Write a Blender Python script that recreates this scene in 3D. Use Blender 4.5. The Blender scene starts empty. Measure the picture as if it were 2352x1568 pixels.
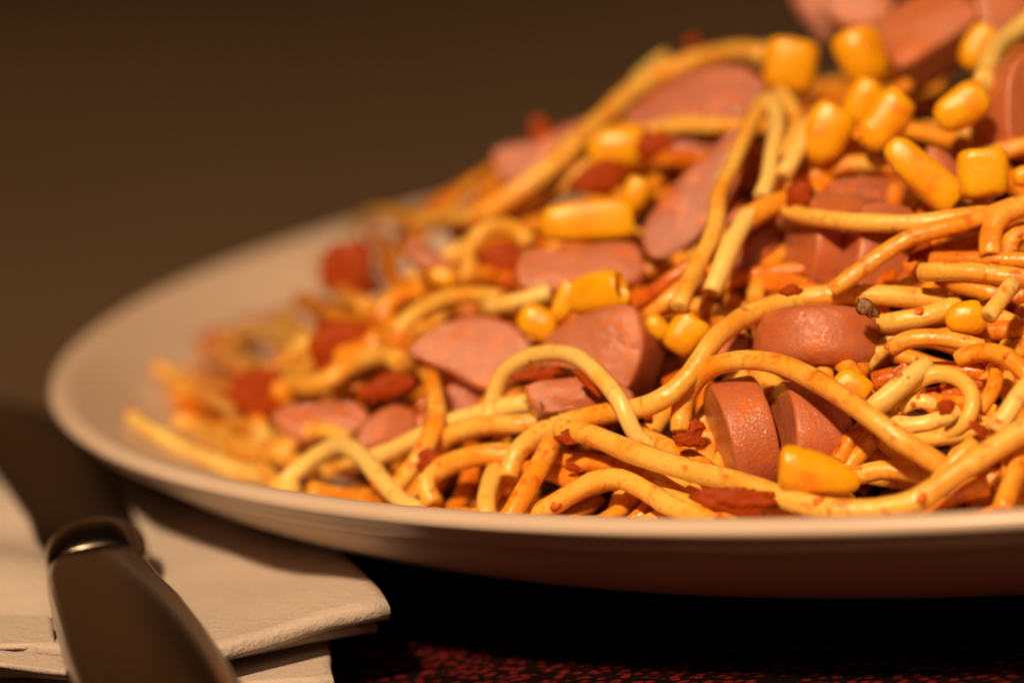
import bpy, math, random
from mathutils import Vector, Matrix, noise
random.seed(11)
S = bpy.context.scene
COL = S.collection
PI = math.pi
# ------------------------------------------------------------------ units: 1 blender unit = 1 cm
S.unit_settings.system = 'METRIC'; S.unit_settings.scale_length = 0.01
# ------------------------------------------------------------------ camera
H = 2.0                                            # height of the plate rim over the table
FPX = 100 * 2352 / 36.0                            # focal length in pixels of a 2352 px wide picture
CAM = Vector((-6.49, -33.9845, 6.3665 + H))
CR = Vector((0.99275734, -0.02374593, -0.11776668))
CU = Vector((0.12013684, 0.19622578, 0.97317141))
CF = Vector((0.0, 0.98027117, -0.19765734))
cd = bpy.data.cameras.new('camera'); cam = bpy.data.objects.new('camera', cd); COL.objects.link(cam)
mw = Matrix.Identity(4)
for i in range(3):
    mw[i][0] = CR[i]; mw[i][1] = CU[i]; mw[i][2] = -CF[i]; mw[i][3] = CAM[i]
cam.matrix_world = mw
cd.lens = 100; cd.sensor_width = 36; cd.clip_start = 1; cd.clip_end = 1000
cd.dof.use_dof = True; cd.dof.focus_distance = 26.0; cd.dof.aperture_fstop = 0.112
cd.dof.aperture_blades = 7
S.camera = cam
# ------------------------------------------------------------------ world and lamps
w = bpy.data.worlds.new("World"); S.world = w; w.use_nodes = True
w.node_tree.nodes['Background'].inputs[0].default_value = (1.0, 0.62, 0.38, 1)
w.node_tree.nodes['Background'].inputs[1].default_value = 0.012

def area(name, loc, tgt, size, energy, color):
    l = bpy.data.lights.new(name, 'AREA'); l.shape = 'DISK'; l.size = size; l.energy = energy; l.color = color
    o = bpy.data.objects.new(name, l); COL.objects.link(o); o.location = loc
    o.rotation_euler = (Vector(tgt) - Vector(loc)).to_track_quat('-Z', 'Y').to_euler()
    return o
LD = Vector((-0.30, -1.0, 1.05)).normalized()
area('ceiling_lamp', Vector((-4, -4, 1)) + LD * 150, (-4, -4, 1), 10, 300000, (1.0, 0.67, 0.38))
LD = Vector((0.30, -1.0, .70)).normalized()
area('wall_lamp', Vector((-4, -4, 1)) + LD * 170, (-4, -4, 1), 14, 16000, (1.0, 0.66, 0.37))
S.view_settings.view_transform = 'Standard'; S.view_settings.look = 'None'
S.view_settings.exposure = 0.0; S.view_settings.gamma = 1.0

# ------------------------------------------------------------------ materials
def newmat(name):
    m = bpy.data.materials.new(name); m.use_nodes = True
    nt = m.node_tree; b = nt.nodes['Principled BSDF']
    return m, nt, b
def N(nt, t, **k):
    n = nt.nodes.new(t)
    for a, v in k.items(): setattr(n, a, v)
    return n
def coords(nt, scale=(1, 1, 1), rnd=True):
    g = N(nt, 'ShaderNodeNewGeometry'); mp = N(nt, 'ShaderNodeMapping')
    mp.inputs['Scale'].default_value = scale
    nt.links.new(g.outputs['Position'], mp.inputs[0])
    return mp.outputs[0]
def noi(nt, vec, scale, detail=3, rough=.5, dist=0):
    n = N(nt, 'ShaderNodeTexNoise'); n.inputs['Scale'].default_value = scale; n.inputs['Detail'].default_value = detail
    n.inputs['Roughness'].default_value = rough; n.inputs['Distortion'].default_value = dist
    nt.links.new(vec, n.inputs['Vector']); return n.outputs['Fac']
def ramp(nt, fac, stops, interp='LINEAR'):
    r = N(nt, 'ShaderNodeValToRGB'); r.color_ramp.interpolation = interp
    e = r.color_ramp.elements
    e[0].position = stops[0][0]; e[0].color = stops[0][1]
    e[1].position = stops[-1][0]; e[1].color = stops[-1][1]
    for p, c in stops[1:-1]:
        x = e.new(p); x.color = c
    nt.links.new(fac, r.inputs[0]); return r.outputs[0]
def mix(nt, fac, a, b, mode='MIX'):
    m = N(nt, 'ShaderNodeMix', data_type='RGBA', blend_type=mode)
    for s, v in ((0, fac), (6, a), (7, b)):
        if isinstance(v, (tuple, float, int)): m.inputs[s].default_value = v
        else: nt.links.new(v, m.inputs[s])
    return m.outputs[2]
def math_(nt, op, a, b=None, clamp=False):
    m = N(nt, 'ShaderNodeMath', operation=op); m.use_clamp = clamp
    for s, v in ((0, a), (1, b)):
        if v is None: continue
        if isinstance(v, (int, float)): m.inputs[s].default_value = v
        else: nt.links.new(v, m.inputs[s])
    return m.outputs[0]
def bump(nt, b, h, strength, dist):
    n = N(nt, 'ShaderNodeBump'); n.inputs['Strength'].default_value = strength; n.inputs['Distance'].default_value = dist
    nt.links.new(h, n.inputs['Height']); nt.links.new(n.outputs[0], b.inputs['Normal'])
def W(v): return (v, v, v, 1)

def wet(nt, b, c, st=.6):
    n = N(nt, 'ShaderNodeBump'); n.inputs['Strength'].default_value = st; n.inputs['Distance'].default_value = .04
    nt.links.new(mix(nt, .4, noi(nt, c, 11, 3, .55), noi(nt, c, 38, 2, .5)), n.inputs['Height']); nt.links.new(n.outputs[0], b.inputs['Coat Normal'])
def pasta_mat(name, clean, coat, stain, level):
    m, nt, b = newmat(name)
    c = coords(nt)
    oi = N(nt, 'ShaderNodeObjectInfo')
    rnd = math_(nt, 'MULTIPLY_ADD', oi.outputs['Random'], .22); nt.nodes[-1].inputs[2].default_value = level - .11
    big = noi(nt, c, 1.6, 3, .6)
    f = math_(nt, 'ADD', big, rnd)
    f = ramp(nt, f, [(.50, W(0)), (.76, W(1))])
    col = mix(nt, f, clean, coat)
    sp = noi(nt, c, 7.0, 5, .62, .6)
    sp = math_(nt, 'ADD', sp, math_(nt, 'MULTIPLY', rnd, .35))
    sf = ramp(nt, sp, [(.57, W(0)), (.70, W(1))])
    col = mix(nt, math_(nt, 'MULTIPLY', sf, .8), col, stain)
    fine = ramp(nt, noi(nt, c, 26, 2, .6), [(.62, W(0)), (.70, W(1))])
    col = mix(nt, math_(nt, 'MULTIPLY', fine, .5), col, stain)
    nt.links.new(col, b.inputs['Base Color'])
    b.inputs['Roughness'].default_value = .34; b.inputs['Specular IOR Level'].default_value = .22
    b.inputs['IOR'].default_value = 1.42
    b.inputs['Subsurface Weight'].default_value = .35
    b.inputs['Subsurface Radius'].default_value = (1, .5, .15); b.inputs['Subsurface Scale'].default_value = .08
    b.inputs['Coat Weight'].default_value = .85; b.inputs['Coat Roughness'].default_value = .10
    wet(nt, b, c)
    hgt = mix(nt, .5, math_(nt, 'MULTIPLY', noi(nt, c, 9, 4, .6), 1.0), noi(nt, c, 34, 3, .6))
    bump(nt, b, hgt, .45, .035)
    return m
PASTA = pasta_mat('pasta', (.90, .54, .10, 1), (.88, .33, .016, 1), (.68, .13, .006, 1), .105)
PASTA_P = pasta_mat('pasta_pale', (.92, .64, .18, 1), (.92, .48, .06, 1), (.74, .22, .015, 1), -.02)
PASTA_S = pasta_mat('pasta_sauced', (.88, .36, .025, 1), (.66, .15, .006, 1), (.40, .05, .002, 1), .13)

def sausage_mat(name, base, dark, gloss):
    m, nt, b = newmat(name)
    c = coords(nt)
    col = mix(nt, noi(nt, c, 2.5, 4, .6), base, dark)
    sp = ramp(nt, noi(nt, c, 5.5, 5, .65, .8), [(.53, W(0)), (.60, W(1))])
    col = mix(nt, math_(nt, 'MULTIPLY', sp, .8), col, (.66, .16, .02, 1))
    fine = ramp(nt, noi(nt, c, 22, 3, .6), [(.60, W(0)), (.68, W(1))])
    col = mix(nt, math_(nt, 'MULTIPLY', fine, .6), col, (.70, .15, .015, 1))
    nt.links.new(col, b.inputs['Base Color'])
    b.inputs['Roughness'].default_value = gloss
    b.inputs['Subsurface Weight'].default_value = .3
    b.inputs['Subsurface Radius'].default_value = (1, .35, .2); b.inputs['Subsurface Scale'].default_value = .12
    b.inputs['Specular IOR Level'].default_value = .3
    b.inputs['Coat Weight'].default_value = .8; b.inputs['Coat Roughness'].default_value = .10; wet(nt, b, c, .8)
    hgt = mix(nt, .55, noi(nt, c, 7, 4, .6), noi(nt, c, 30, 4, .7))
    bump(nt, b, hgt, .6, .045)
    return m
SFACE = sausage_mat('sausage_cut', (.56, .185, .085, 1), (.44, .12, .045, 1), .25)
SCASE = sausage_mat('sausage_casing', (.60, .19, .088, 1), (.47, .125, .047, 1), .23)

SDARK = sausage_mat('sausage_shaded_sauced', (.44, .125, .05, 1), (.32, .065, .02, 1), .32)  # darker sausage copy: strand shade and heavy sauce both put into the colour
def simple(name, fn): 
    m, nt, b = newmat(name); fn(nt, b); return m
def _corn(nt, b):
    c = coords(nt)
    col = mix(nt, noi(nt, c, 2.2, 3), (.96, .52, .006, 1), (.90, .36, .004, 1))
    sp = ramp(nt, noi(nt, c, 3.2, 5, .6, .5), [(.50, W(0)), (.68, W(1))])
    col = mix(nt, math_(nt, 'MULTIPLY', sp, .7), col, (.78, .20, .006, 1))
    nt.links.new(col, b.inputs['Base Color'])
    b.inputs['Roughness'].default_value = .3; b.inputs['Subsurface Weight'].default_value = .45
    b.inputs['Subsurface Radius'].default_value = (1, .6, .1); b.inputs['Subsurface Scale'].default_value = .15
    b.inputs['Coat Weight'].default_value = .5; b.inputs['Coat Roughness'].default_value = .1; wet(nt, b, c)
    bump(nt, b, mix(nt, .4, noi(nt, c, 5, 3), noi(nt, c, 24, 3, .6)), .5, .04)
CORN = simple('corn', _corn)
def _tom(nt, b):
    c = coords(nt)
    col = mix(nt, noi(nt, c, 6, 4), (.25, .022, .001, 1), (.46, .075, .003, 1))
    nt.links.new(col, b.inputs['Base Color'])
    b.inputs['Roughness'].default_value = .5; b.inputs['Specular IOR Level'].default_value = .08; b.inputs['Coat Weight'].default_value = .08; b.inputs['Coat Roughness'].default_value = .12; wet(nt, b, c); b.inputs['Subsurface Weight'].default_value = .25
    b.inputs['Subsurface Radius'].default_value = (1, .2, .1); b.inputs['Subsurface Scale'].default_value = .1
    bump(nt, b, noi(nt, c, 14, 4, .6), .6, .05)
TOM = simple('tomato', _tom)
def _core_dark(nt, b):
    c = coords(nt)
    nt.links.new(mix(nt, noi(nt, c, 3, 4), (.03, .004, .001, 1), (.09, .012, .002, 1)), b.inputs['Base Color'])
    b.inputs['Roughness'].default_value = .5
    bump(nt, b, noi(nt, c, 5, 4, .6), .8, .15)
CORE_DARK = simple('sauce', _core_dark)  # near-black sauce tone, deep shade between the strands painted into the core
def _fleck(nt, b):
    c = coords(nt)
    nt.links.new(mix(nt, noi(nt, c, 3, 2), (.74, .20, .012, 1), (.62, .10, .006, 1)), b.inputs['Base Color'])
    b.inputs['Roughness'].default_value = .4
FLECK = simple('sauce_fleck', _fleck)
CLUMP = pasta_mat('sauce_clump', (.62, .16, .012, 1), (.50, .09, .006, 1), (.36, .04, .002, 1), .1)
def _herb(nt, b):
    b.inputs['Base Color'].default_value = (.20, .075, .014, 1); b.inputs['Roughness'].default_value = .5
HERB = simple('herb', _herb)
def _plate(nt, b):
    c = coords(nt)
    col = mix(nt, ramp(nt, noi(nt, c, .5, 3), [(.3, W(0)), (.7, W(1))]), (.68, .535, .44, 1), (.64, .50, .40, 1))
    sm = ramp(nt, noi(nt, c, 1.1, 4, .55, .6), [(.66, W(0)), (.76, W(1))])
    col = mix(nt, math_(nt, 'MULTIPLY', sm, .35), col, (.72, .40, .14, 1))
    nt.links.new(col, b.inputs['Base Color'])
    b.inputs['Roughness'].default_value = .38; b.inputs['Coat Weight'].default_value = .15; b.inputs['Coat Roughness'].default_value = .2
    bump(nt, b, noi(nt, c, 1.2, 2), .1, .05)
PLATE = simple('glazed_ceramic', _plate)
def _nap(nt, b):
    c = coords(nt)
    nt.links.new(mix(nt, noi(nt, c, .8, 3), (.60, .51, .45, 1), (.54, .455, .40, 1)), b.inputs['Base Color'])
    b.inputs['Roughness'].default_value = .9
    v = N(nt, 'ShaderNodeTexVoronoi'); v.inputs['Scale'].default_value = 8; v.inputs['Randomness'].default_value = .6; nt.links.new(c, v.inputs['Vector'])
    h = mix(nt, .65, v.outputs['Distance'], noi(nt, c, 26, 4, .65))
    bump(nt, b, h, .8, .04)
NAPKIN = simple('tissue_paper', _nap)
def _steel(nt, b):
    c = coords(nt)
    b.inputs['Base Color'].default_value = (.23, .185, .15, 1)
    b.inputs['Metallic'].default_value = 1
    b.inputs['Roughness'].default_value = .2
    
STEEL = simple('brushed_steel', _steel)
def _blade(nt, b):
    b.inputs['Base Color'].default_value = (.13, .10, .085, 1); b.inputs['Metallic'].default_value = 1; b.inputs['Roughness'].default_value = .3
BLADE = simple('blade_steel', _blade)
def _mat(nt, b):
    c = coords(nt, (1, 1, 1))
    v = N(nt, 'ShaderNodeTexVoronoi'); v.inputs['Scale'].default_value = 10; v.inputs['Randomness'].default_value = .9
    mp = N(nt, 'ShaderNodeMapping'); mp.inputs['Rotation'].default_value = (0, 0, .5); mp.inputs['Scale'].default_value = (.75, 1.25, 1)
    nt.links.new(c, mp.inputs[0]); nt.links.new(mp.outputs[0], v.inputs['Vector'])
    f = math_(nt, 'MULTIPLY_ADD', v.outputs['Distance'], -1.5); nt.nodes[-1].inputs[2].default_value = 1.0
    f = math_(nt, 'MULTIPLY', f, noi(nt, c, 9, 4, .65))
    f = ramp(nt, f, [(.08, W(0)), (.24, W(1))])
    nt.links.new(mix(nt, f, (.004, .001, .001, 1), (.15, .009, .009, 1)), b.inputs['Base Color'])
    b.inputs['Roughness'].default_value = .95; b.inputs['Specular IOR Level'].default_value = .1
    bump(nt, b, f, 1.0, .12)
PLACEMAT = simple('woven_cloth', _mat)
def _table(nt, b):
    c = coords(nt, (.25, .05, 1))
    nt.links.new(mix(nt, noi(nt, c, .5, 4, .6), (.086, .055, .031, 1), (.116, .075, .042, 1)), b.inputs['Base Color'])
    b.inputs['Roughness'].default_value = .6; b.inputs['Specular IOR Level'].default_value = .25
TABLE = simple('table_wood', _table)

def _wall(nt, b):
    c = coords(nt)
    nt.links.new(mix(nt, ramp(nt, noi(nt, c, .018, 2), [(.40, W(0)), (.60, W(1))]), (.05, .026, .014, 1), (.34, .19, .10, 1)), b.inputs['Base Color']); b.inputs['Roughness'].default_value = .9
WALL = simple('brown_wall', _wall)
# ------------------------------------------------------------------ object helpers
def link(name, verts, faces, mats, parent=None, smooth=True, fm=None):
    me = bpy.data.meshes.new(name); me.from_pydata([tuple(v) for v in verts], [], faces)
    for m in (mats if isinstance(mats, (list, tuple)) else [mats]): me.materials.append(m)
    if smooth: me.polygons.foreach_set('use_smooth', [True] * len(me.polygons))
    if fm: me.polygons.foreach_set('material_index', fm)
    me.update()
    o = bpy.data.objects.new(name, me); COL.objects.link(o)
    if parent is not None: o.parent = parent
    return o
def tag(o, label=None, cat=None, group=None, kind=None):
    if label: o['label'] = label
    if cat: o['category'] = cat
    if group: o['group'] = group
    if kind: o['kind'] = kind
    return o
def local(verts, org): return [v - org for v in verts]
def thing(name, loc, label, cat, group=None):
    o = bpy.data.objects.new(name, None); COL.objects.link(o); o.location = loc; o.empty_display_size = .3
    return tag(o, label, cat, group)

# ------------------------------------------------------------------ the plate's inside and the shape of the heap on it
PROF_IN = [(0, .50), (7.5, .55), (9, .80), (10.3, 1.19), (11.3, 1.67), (11.75, 1.90)]
def lerp_prof(r, P):
    if r <= P[0][0]: return P[0][1]
    for (a, za), (b, zb) in zip(P, P[1:]):
        if r <= b: return za + (zb - za) * (r - a) / (b - a)
    return P[-1][1]
MX, MAX_, MYF, MYB, MH, MP = .6, 12.0, 11.6, 8.5, 4.85, 2.1
def mound(x, y):
    dx = x - MX; dy = y
    rho = math.sqrt((dx / MAX_) ** 2 + (dy / (MYF if dy < 0 else MYB)) ** 2 + .01)
    return .5 + MH * (1 - rho ** MP), rho
def hs(x, y):
    a = lerp_prof(min(math.hypot(x, y), 11.7), PROF_IN); b = mound(x, y)[0]
    return (a + b) / 2 + math.sqrt(((a - b) / 2) ** 2 + .0156)
def ray(px, py): return CF + CR * ((px - 1176) / FPX) - CU * ((py - 784) / FPX)
def surf_t(px, py):
    d = ray(px, py); best = None; prev = None
    t = 19.0
    while t < 50:
        p = CAM + d * t
        if math.hypot(p.x, p.y) < 11.5:
            s = p.z - hs(p.x, p.y)
            if prev is not None and s < 0:
                return t - .1 * (-s) / max(prev - s, 1e-6)
            if prev is None and s < 0: return t
            if best is None or s < best[0]: best = (s, t)
            prev = s
        t += .1
    return best[1] if best else 30.0
def at(px, py, off=0.0):
    return CAM + ray(px, py) * (surf_t(px, py) - off)
def on_plane(px, py, c, n):
    d = ray(px, py); return CAM + d * ((c - CAM).dot(n) / d.dot(n))
def at_z(px, py, z):
    d = ray(px, py); return CAM + d * ((z - CAM.z) / d.z)
def camvec(a, b, c): return (CR * a + CU * b - CF * c).normalized()

def spline(P, step, closed=False):
    n = len(P); out = []
    rng = range(n) if closed else range(n - 1)
    for i in rng:
        if closed: p0, p1, p2, p3 = P[(i - 1) % n], P[i], P[(i + 1) % n], P[(i + 2) % n]
        else:
            p1, p2 = P[i], P[i + 1]
            p0 = P[i - 1] if i > 0 else p1 * 2 - p2
            p3 = P[i + 2] if i + 2 < n else p2 * 2 - p1
        k = max(2, int((p2 - p1).length / step))
        for j in range(k):
            t = j / k; t2 = t * t; t3 = t2 * t
            out.append(.5 * ((2 * p1) + (p2 - p0) * t + (2 * p0 - 5 * p1 + 4 * p2 - p3) * t2 + (3 * p1 - p0 - 3 * p2 + p3) * t3))
    if not closed: out.append(P[-1].copy())
    return out
def smooth_path(Q, it=2):
    for _ in range(it):
        Q = [Q[0]] + [(Q[i - 1] + Q[i] * 2 + Q[i + 1]) / 4 for i in range(1, len(Q) - 1)] + [Q[-1]]
    return Q
def tube(Q, rad, seg=12, seed=0.0, wob=.13):
    V = []; Fc = []
    n = len(Q); T = [(Q[min(i + 1, n - 1)] - Q[max(i - 1, 0)]).normalized() for i in range(n)]
    nrm = T[0].orthogonal().normalized()
    rings = []
    idx = [(0, .80, -.02), (0, 1, .0)] + [(i, 1, 0) for i in range(1, n - 1)] + [(n - 1, 1, 0), (n - 1, .80, .02)]
    for i, s, sh in idx:
        t = T[i]; nrm = (nrm - t * nrm.dot(t)).normalized(); bn = t.cross(nrm)
        r = []
        for k in range(seg):
            a = 2 * PI * k / seg
            d = nrm * math.cos(a) + bn * math.sin(a)
            rr = rad * s * (1 + wob * noise.noise(Q[i] * 1.7 + d * .6 + Vector((seed, 0, 0))) + wob * .55 * noise.noise(Q[i] * 7 + d * .9 + Vector((0, seed, 0))))
            r.append(len(V)); V.append(Q[i] + t * sh * (rad / .1) + d * rr)
        rings.append(r)
    for a, b in zip(rings, rings[1:]):
        for k in range(seg): Fc.append((a[k], a[(k + 1) % seg], b[(k + 1) % seg], b[k]))
    c0 = len(V); V.append(Q[0] + T[0] * (.005)); c1 = len(V); V.append(Q[-1] - T[-1] * .005)
    for k in range(seg):
        Fc.append((c0, rings[0][(k + 1) % seg], rings[0][k])); Fc.append((c1, rings[-1][k], rings[-1][(k + 1) % seg]))
    return V, Fc

FLECK_SPOTS = []
def strand(label, pts, w=44, off=.1, mat=None, group=None, it=2):
    P = []
    for p in pts:
        o_ = p[2] if len(p) > 2 else off
        P.append(at(p[0], p[1], o_))
    # calm the depth so the noodle bends smoothly
    D = [(q - CAM).dot(CF) for q in P]
    for _ in range(1):
        D = [D[0]] + [(D[i - 1] + 2 * D[i] + D[i + 1]) / 4 for i in range(1, len(D) - 1)] + [D[-1]]
    P = [CAM + ray(p[0], p[1]) * d for p, d in zip(pts, D)]
    Q = smooth_path(spline(P, .09), it)
    sd_ = random.random() * 90
    Q = [q + Vector((noise.noise(q * 1.1 + Vector((sd_, 0, 0))), noise.noise(q * 1.1 + Vector((0, sd_, 0))), noise.noise(q * 1.1 + Vector((0, 0, sd_))))) * .05 for q in Q]
    md = sum(D) / len(D)
    rad = w * .98 * md / FPX / 2
    V, Fc = tube(Q, rad, 12, random.random() * 50)
    org = Q[len(Q) // 2].copy()
    o = link('spaghetti_strand', local(V, org), Fc, mat or PASTA); o.location = org
    tag(o, label, 'spaghetti', group or 'spaghetti strands on the plate')
    for q in Q[::3]:
        if random.random() < .32: FLECK_SPOTS.append((q.copy(), rad))
    return o

def slab(label, poly, axis, thick, off=.3, bulge=.03, bevel=.04, name='sausage_slice', face=None, case=None, cat='sausage slice', rough=.02):
    n = camvec(*axis)
    cx = sum(p[0] for p in poly) / len(poly); cy = sum(p[1] for p in poly) / len(poly)
    c = at(cx, cy, off)
    P = [on_plane(x, y, c, n) for x, y in poly]
    ring = spline(P, .12, closed=True)
    c = sum(ring, Vector()) / len(ring)
    m = len(ring); sd = Vector((random.random() * 40, 0, 0))
    def shrink(q, amt):
        d = (c - q); L = d.length
        return q + d * min(amt / max(L, 1e-6), .9)
    # front cap
    V = []; Fc = []; rings = []
    R_ = sum((q - c).length for q in ring) / m
    for s in (1, .85, .65, .4, .18):
        r = []
        for q in ring:
            p = shrink(q, bevel * .9); p = c + (p - c) * s
            p = p + n * (bulge * (1 - s * s) + rough * (1 if s < 1 else .0) * noise.noise(p * 3.5 + sd) * 1.5)
            r.append(len(V)); V.append(p)
        rings.append(r)
    cc = len(V); V.append(c + n * bulge)
    for a, b in zip(rings, rings[1:]):
        for k in range(m): Fc.append((a[k], a[(k + 1) % m], b[(k + 1) % m], b[k]))
    for k in range(m): Fc.append((rings[-1][k], rings[-1][(k + 1) % m], cc))
    # casing : bevel, sides, bevel, back
    V2 = []; F2 = []; rings = []
    prof = [(bevel * .9, 0), (bevel * .45, -bevel * .18), (bevel * .12, -bevel * .5), (0, -bevel)]
    k_ = 4
    for j in range(1, k_): prof.append((0, -bevel - (thick - 2 * bevel) * j / k_))
    prof += [(0, -thick + bevel), (bevel * .3, -thick + bevel * .3), (bevel, -thick)]
    for sh, h in prof:
        r = []
        for q in ring:
            p = shrink(q, sh) + n * h
            if sh < bevel * .5: p = p + (p - c).normalized() * rough * noise.noise(p * 2.6 + sd)
            r.append(len(V2)); V2.append(p)
        rings.append(r)
    cc = len(V2); V2.append(c - n * thick)
    for a, b in zip(rings, rings[1:]):
        for k in range(m): F2.append((a[(k + 1) % m], a[k], b[k], b[(k + 1) % m]))
    for k in range(m): F2.append((rings[-1][(k + 1) % m], rings[-1][k], cc))
    t = thing(name, c, label, cat, 'sausage slices in the pasta')
    link('cut_face', local(V, c), Fc, face or SFACE, t)
    link('casing', local(V2, c), F2, case or SCASE, t)
    return t
def disc(label, px, py, axis, wpx, thick, off=.3, sq=1.0, **k):
    n = camvec(*axis); c = at(px, py, off)
    e1 = (CR - n * CR.dot(n)).normalized(); e2 = n.cross(e1)
    depth = (c - CAM).dot(CF); R_ = wpx * depth / FPX / 2
    poly = []
    for i in range(12):
        a = 2 * PI * i / 12
        p = c + e1 * (R_ * math.cos(a)) + e2 * (R_ * sq * math.sin(a))
        v = p - CAM; z = v.dot(CF)
        poly.append((1176 + FPX * v.dot(CR) / z, 784 - FPX * v.dot(CU) / z))
    return slab(label, poly, axis, thick, off, **k)

def kernel(label, px, py, L, Wd, ang, off=.35, depth=None, taper=.18, box=3.0, tilt=0.0, mat=None, dimple=0.18, yaw=0.0):
    """corn kernel: rounded block, narrower at its cut end; L, Wd in pixels, ang in degrees in the picture"""
    c = at(px, py, off); dz = (c - CAM).dot(CF); s = dz / FPX
    a = math.radians(ang)
    X = (CR * math.cos(a) + CU * math.sin(a)); Z = -CF
    X = (X * math.cos(tilt) + Z * math.sin(tilt)).normalized()
    Y = Z.cross(X).normalized(); Z = X.cross(Y).normalized()
    if yaw:
        Y2 = Y * math.cos(yaw) + Z * math.sin(yaw); Z = X.cross(Y2).normalized(); Y = Y2
    hl, hw = L * s * .53, Wd * s * .56; hd = (depth or Wd * .85) * s / 2
    V = []; Fc = []; nu, nv = 22, 26; sd = Vector((random.random() * 30,) * 3)
    def sp(v, e): return math.copysign(abs(v) ** (2.0 / e), v)
    for i in range(nu + 1):
        th = -PI / 2 + PI * i / nu
        for j in range(nv):
            ph = 2 * PI * j / nv
            u = sp(math.sin(th), box)
            q = sp(math.cos(th), box)
            y = q * sp(math.cos(ph), box * .85); z = q * sp(math.sin(ph), box * .85)
            tp = 1 - taper * (.5 - .5 * u)
            x_ = u
            if dimple and u > .5: x_ -= dimple * max(0, 1 - (y * y + z * z) * 1.6)
            p = X * (x_ * hl) + Y * (y * hw * tp) + Z * (z * hd * tp)
            p = p * (1 + .10 * noise.noise(p * 2.6 + sd) + .05 * noise.noise(p * 6 + sd) + .02 * noise.noise(p * 14 + sd))
            V.append(p)
    for i in range(nu):
        for j in range(nv):
            Fc.append((i * nv + j, i * nv + (j + 1) % nv, (i + 1) * nv + (j + 1) % nv, (i + 1) * nv + j))
    o = link('corn_kernel', V, Fc, mat or CORN); o.location = c
    return tag(o, label, 'corn kernel', 'corn kernels in the pasta')
def blob(name, label, cat, group, px, py, Wp, Hp, ang=0, off=.3, mat=None, flat=.13, jag=.65):
    c = at(px, py, off); s = (c - CAM).dot(CF) / FPX; a = math.radians(ang)
    X = CR * math.cos(a) + CU * math.sin(a); Y = -CR * math.sin(a) + CU * math.cos(a); Z = -CF
    V = []; Fc = []; nu, nv = 16, 26; sd = Vector((random.random() * 30, random.random() * 30, 5))
    hx, hy = Wp * s / 2, Hp * s / 2; hz = min(hx, hy) * flat
    for i in range(nu + 1):
        th = -PI / 2 + PI * i / nu
        for j in range(nv):
            ph = 2 * PI * j / nv
            d = Vector((math.cos(th) * math.cos(ph), math.cos(th) * math.sin(ph), math.sin(th)))
            k = 1 + jag * noise.noise(d * 1.6 + sd) + jag * .6 * noise.noise(d * 4 + sd)
            V.append((X * (d.x * hx) + Y * (d.y * hy) + Z * (d.z * hz)) * k)
    for i in range(nu):
        for j in range(nv):
            Fc.append((i * nv + j, i * nv + (j + 1) % nv, (i + 1) * nv + (j + 1) % nv, (i + 1) * nv + j))
    o = link(name, V, Fc, mat or TOM); o.location = c
    return tag(o, label, cat, group)

# ================================================================== THE SETTING
def sheet(name, x0, x1, y0, y1, z, m, nx=2, ny=2):
    V = []; Fc = []
    for j in range(ny + 1):
        for i in range(nx + 1): V.append(Vector((x0 + (x1 - x0) * i / nx, y0 + (y1 - y0) * j / ny, z)))
    for j in range(ny):
        for i in range(nx):
            a = j * (nx + 1) + i; Fc.append((a, a + 1, a + nx + 2, a + nx + 1))
    return link(name, V, Fc, m, smooth=False)
tag(sheet('table_top', -300, 300, -60, 150, -.15, TABLE), kind='structure')
V = [Vector(p) for p in ((-300, 150, -.15), (300, 150, -.15), (300, 150, 240), (-300, 150, 240))]
tag(link('unseen_wall', V, [(0, 1, 2, 3)], WALL, smooth=False), kind='structure')  # out of view, added so the knife handle reflects brown
# placemat: a thick woven cloth with a rounded edge
V = []; Fc = []
pm = [(-12.6, -15), (26, -15), (26, 3.5), (-12.6, 3.5)]
for z, g in ((-.146, 0), (-.03, 0), (0, -.06)):
    for (x, y), (sx, sy) in zip(pm, ((-1, -1), (1, -1), (1, 1), (-1, 1))): V.append(Vector((x + sx * g, y + sy * g, z)))
for k in range(2):
    for i in range(4): Fc.append((k * 4 + i, k * 4 + (i + 1) % 4, k * 4 + 4 + (i + 1) % 4, k * 4 + 4 + i))
Fc.append((8, 9, 10, 11))
o = link('placemat', V, Fc, PLACEMAT, smooth=False)
tag(o, 'dark red woven placemat under the plate of pasta', 'placemat')

# ================================================================== PLATE
def lathe(prof, seg=160):
    V = []; Fc = []
    for r, z in prof:
        for k in range(seg):
            a = 2 * PI * k / seg; V.append(Vector((r * math.cos(a), r * math.sin(a), z)))
    for i in range(len(prof) - 1):
        for k in range(seg): Fc.append((i * seg + k, i * seg + (k + 1) % seg, (i + 1) * seg + (k + 1) % seg, (i + 1) * seg + k))
    return V, Fc
plate_prof = [(.01, .30), (4, .30), (7.2, .28), (7.35, .02), (7.5, .0), (7.7, .03), (7.85, .12), (8.6, .22), (9.3, .42), (10, .66), (10.6, .90), (11.1, 1.16), (11.5, 1.44), (11.68, 1.58),
              (11.76, 1.61), (11.82, 1.66), (11.86, 1.71), (11.89, 1.75), (11.93, 1.785), (11.975, 1.825), (12.0, 1.87), (11.98, 1.925), (11.91, 1.965), (11.80, 1.95), (11.64, 1.86), (11.3, 1.66), (10.8, 1.42), (10.3, 1.18), (9.6, .95), (9, .79), (8.2, .64), (7.5, .55), (5, .51), (.01, .50)]
V, Fc = lathe(plate_prof)
o = link('plate', V, Fc, PLATE)
tag(o, 'round cream glazed plate heaped with spaghetti', 'plate')

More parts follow.
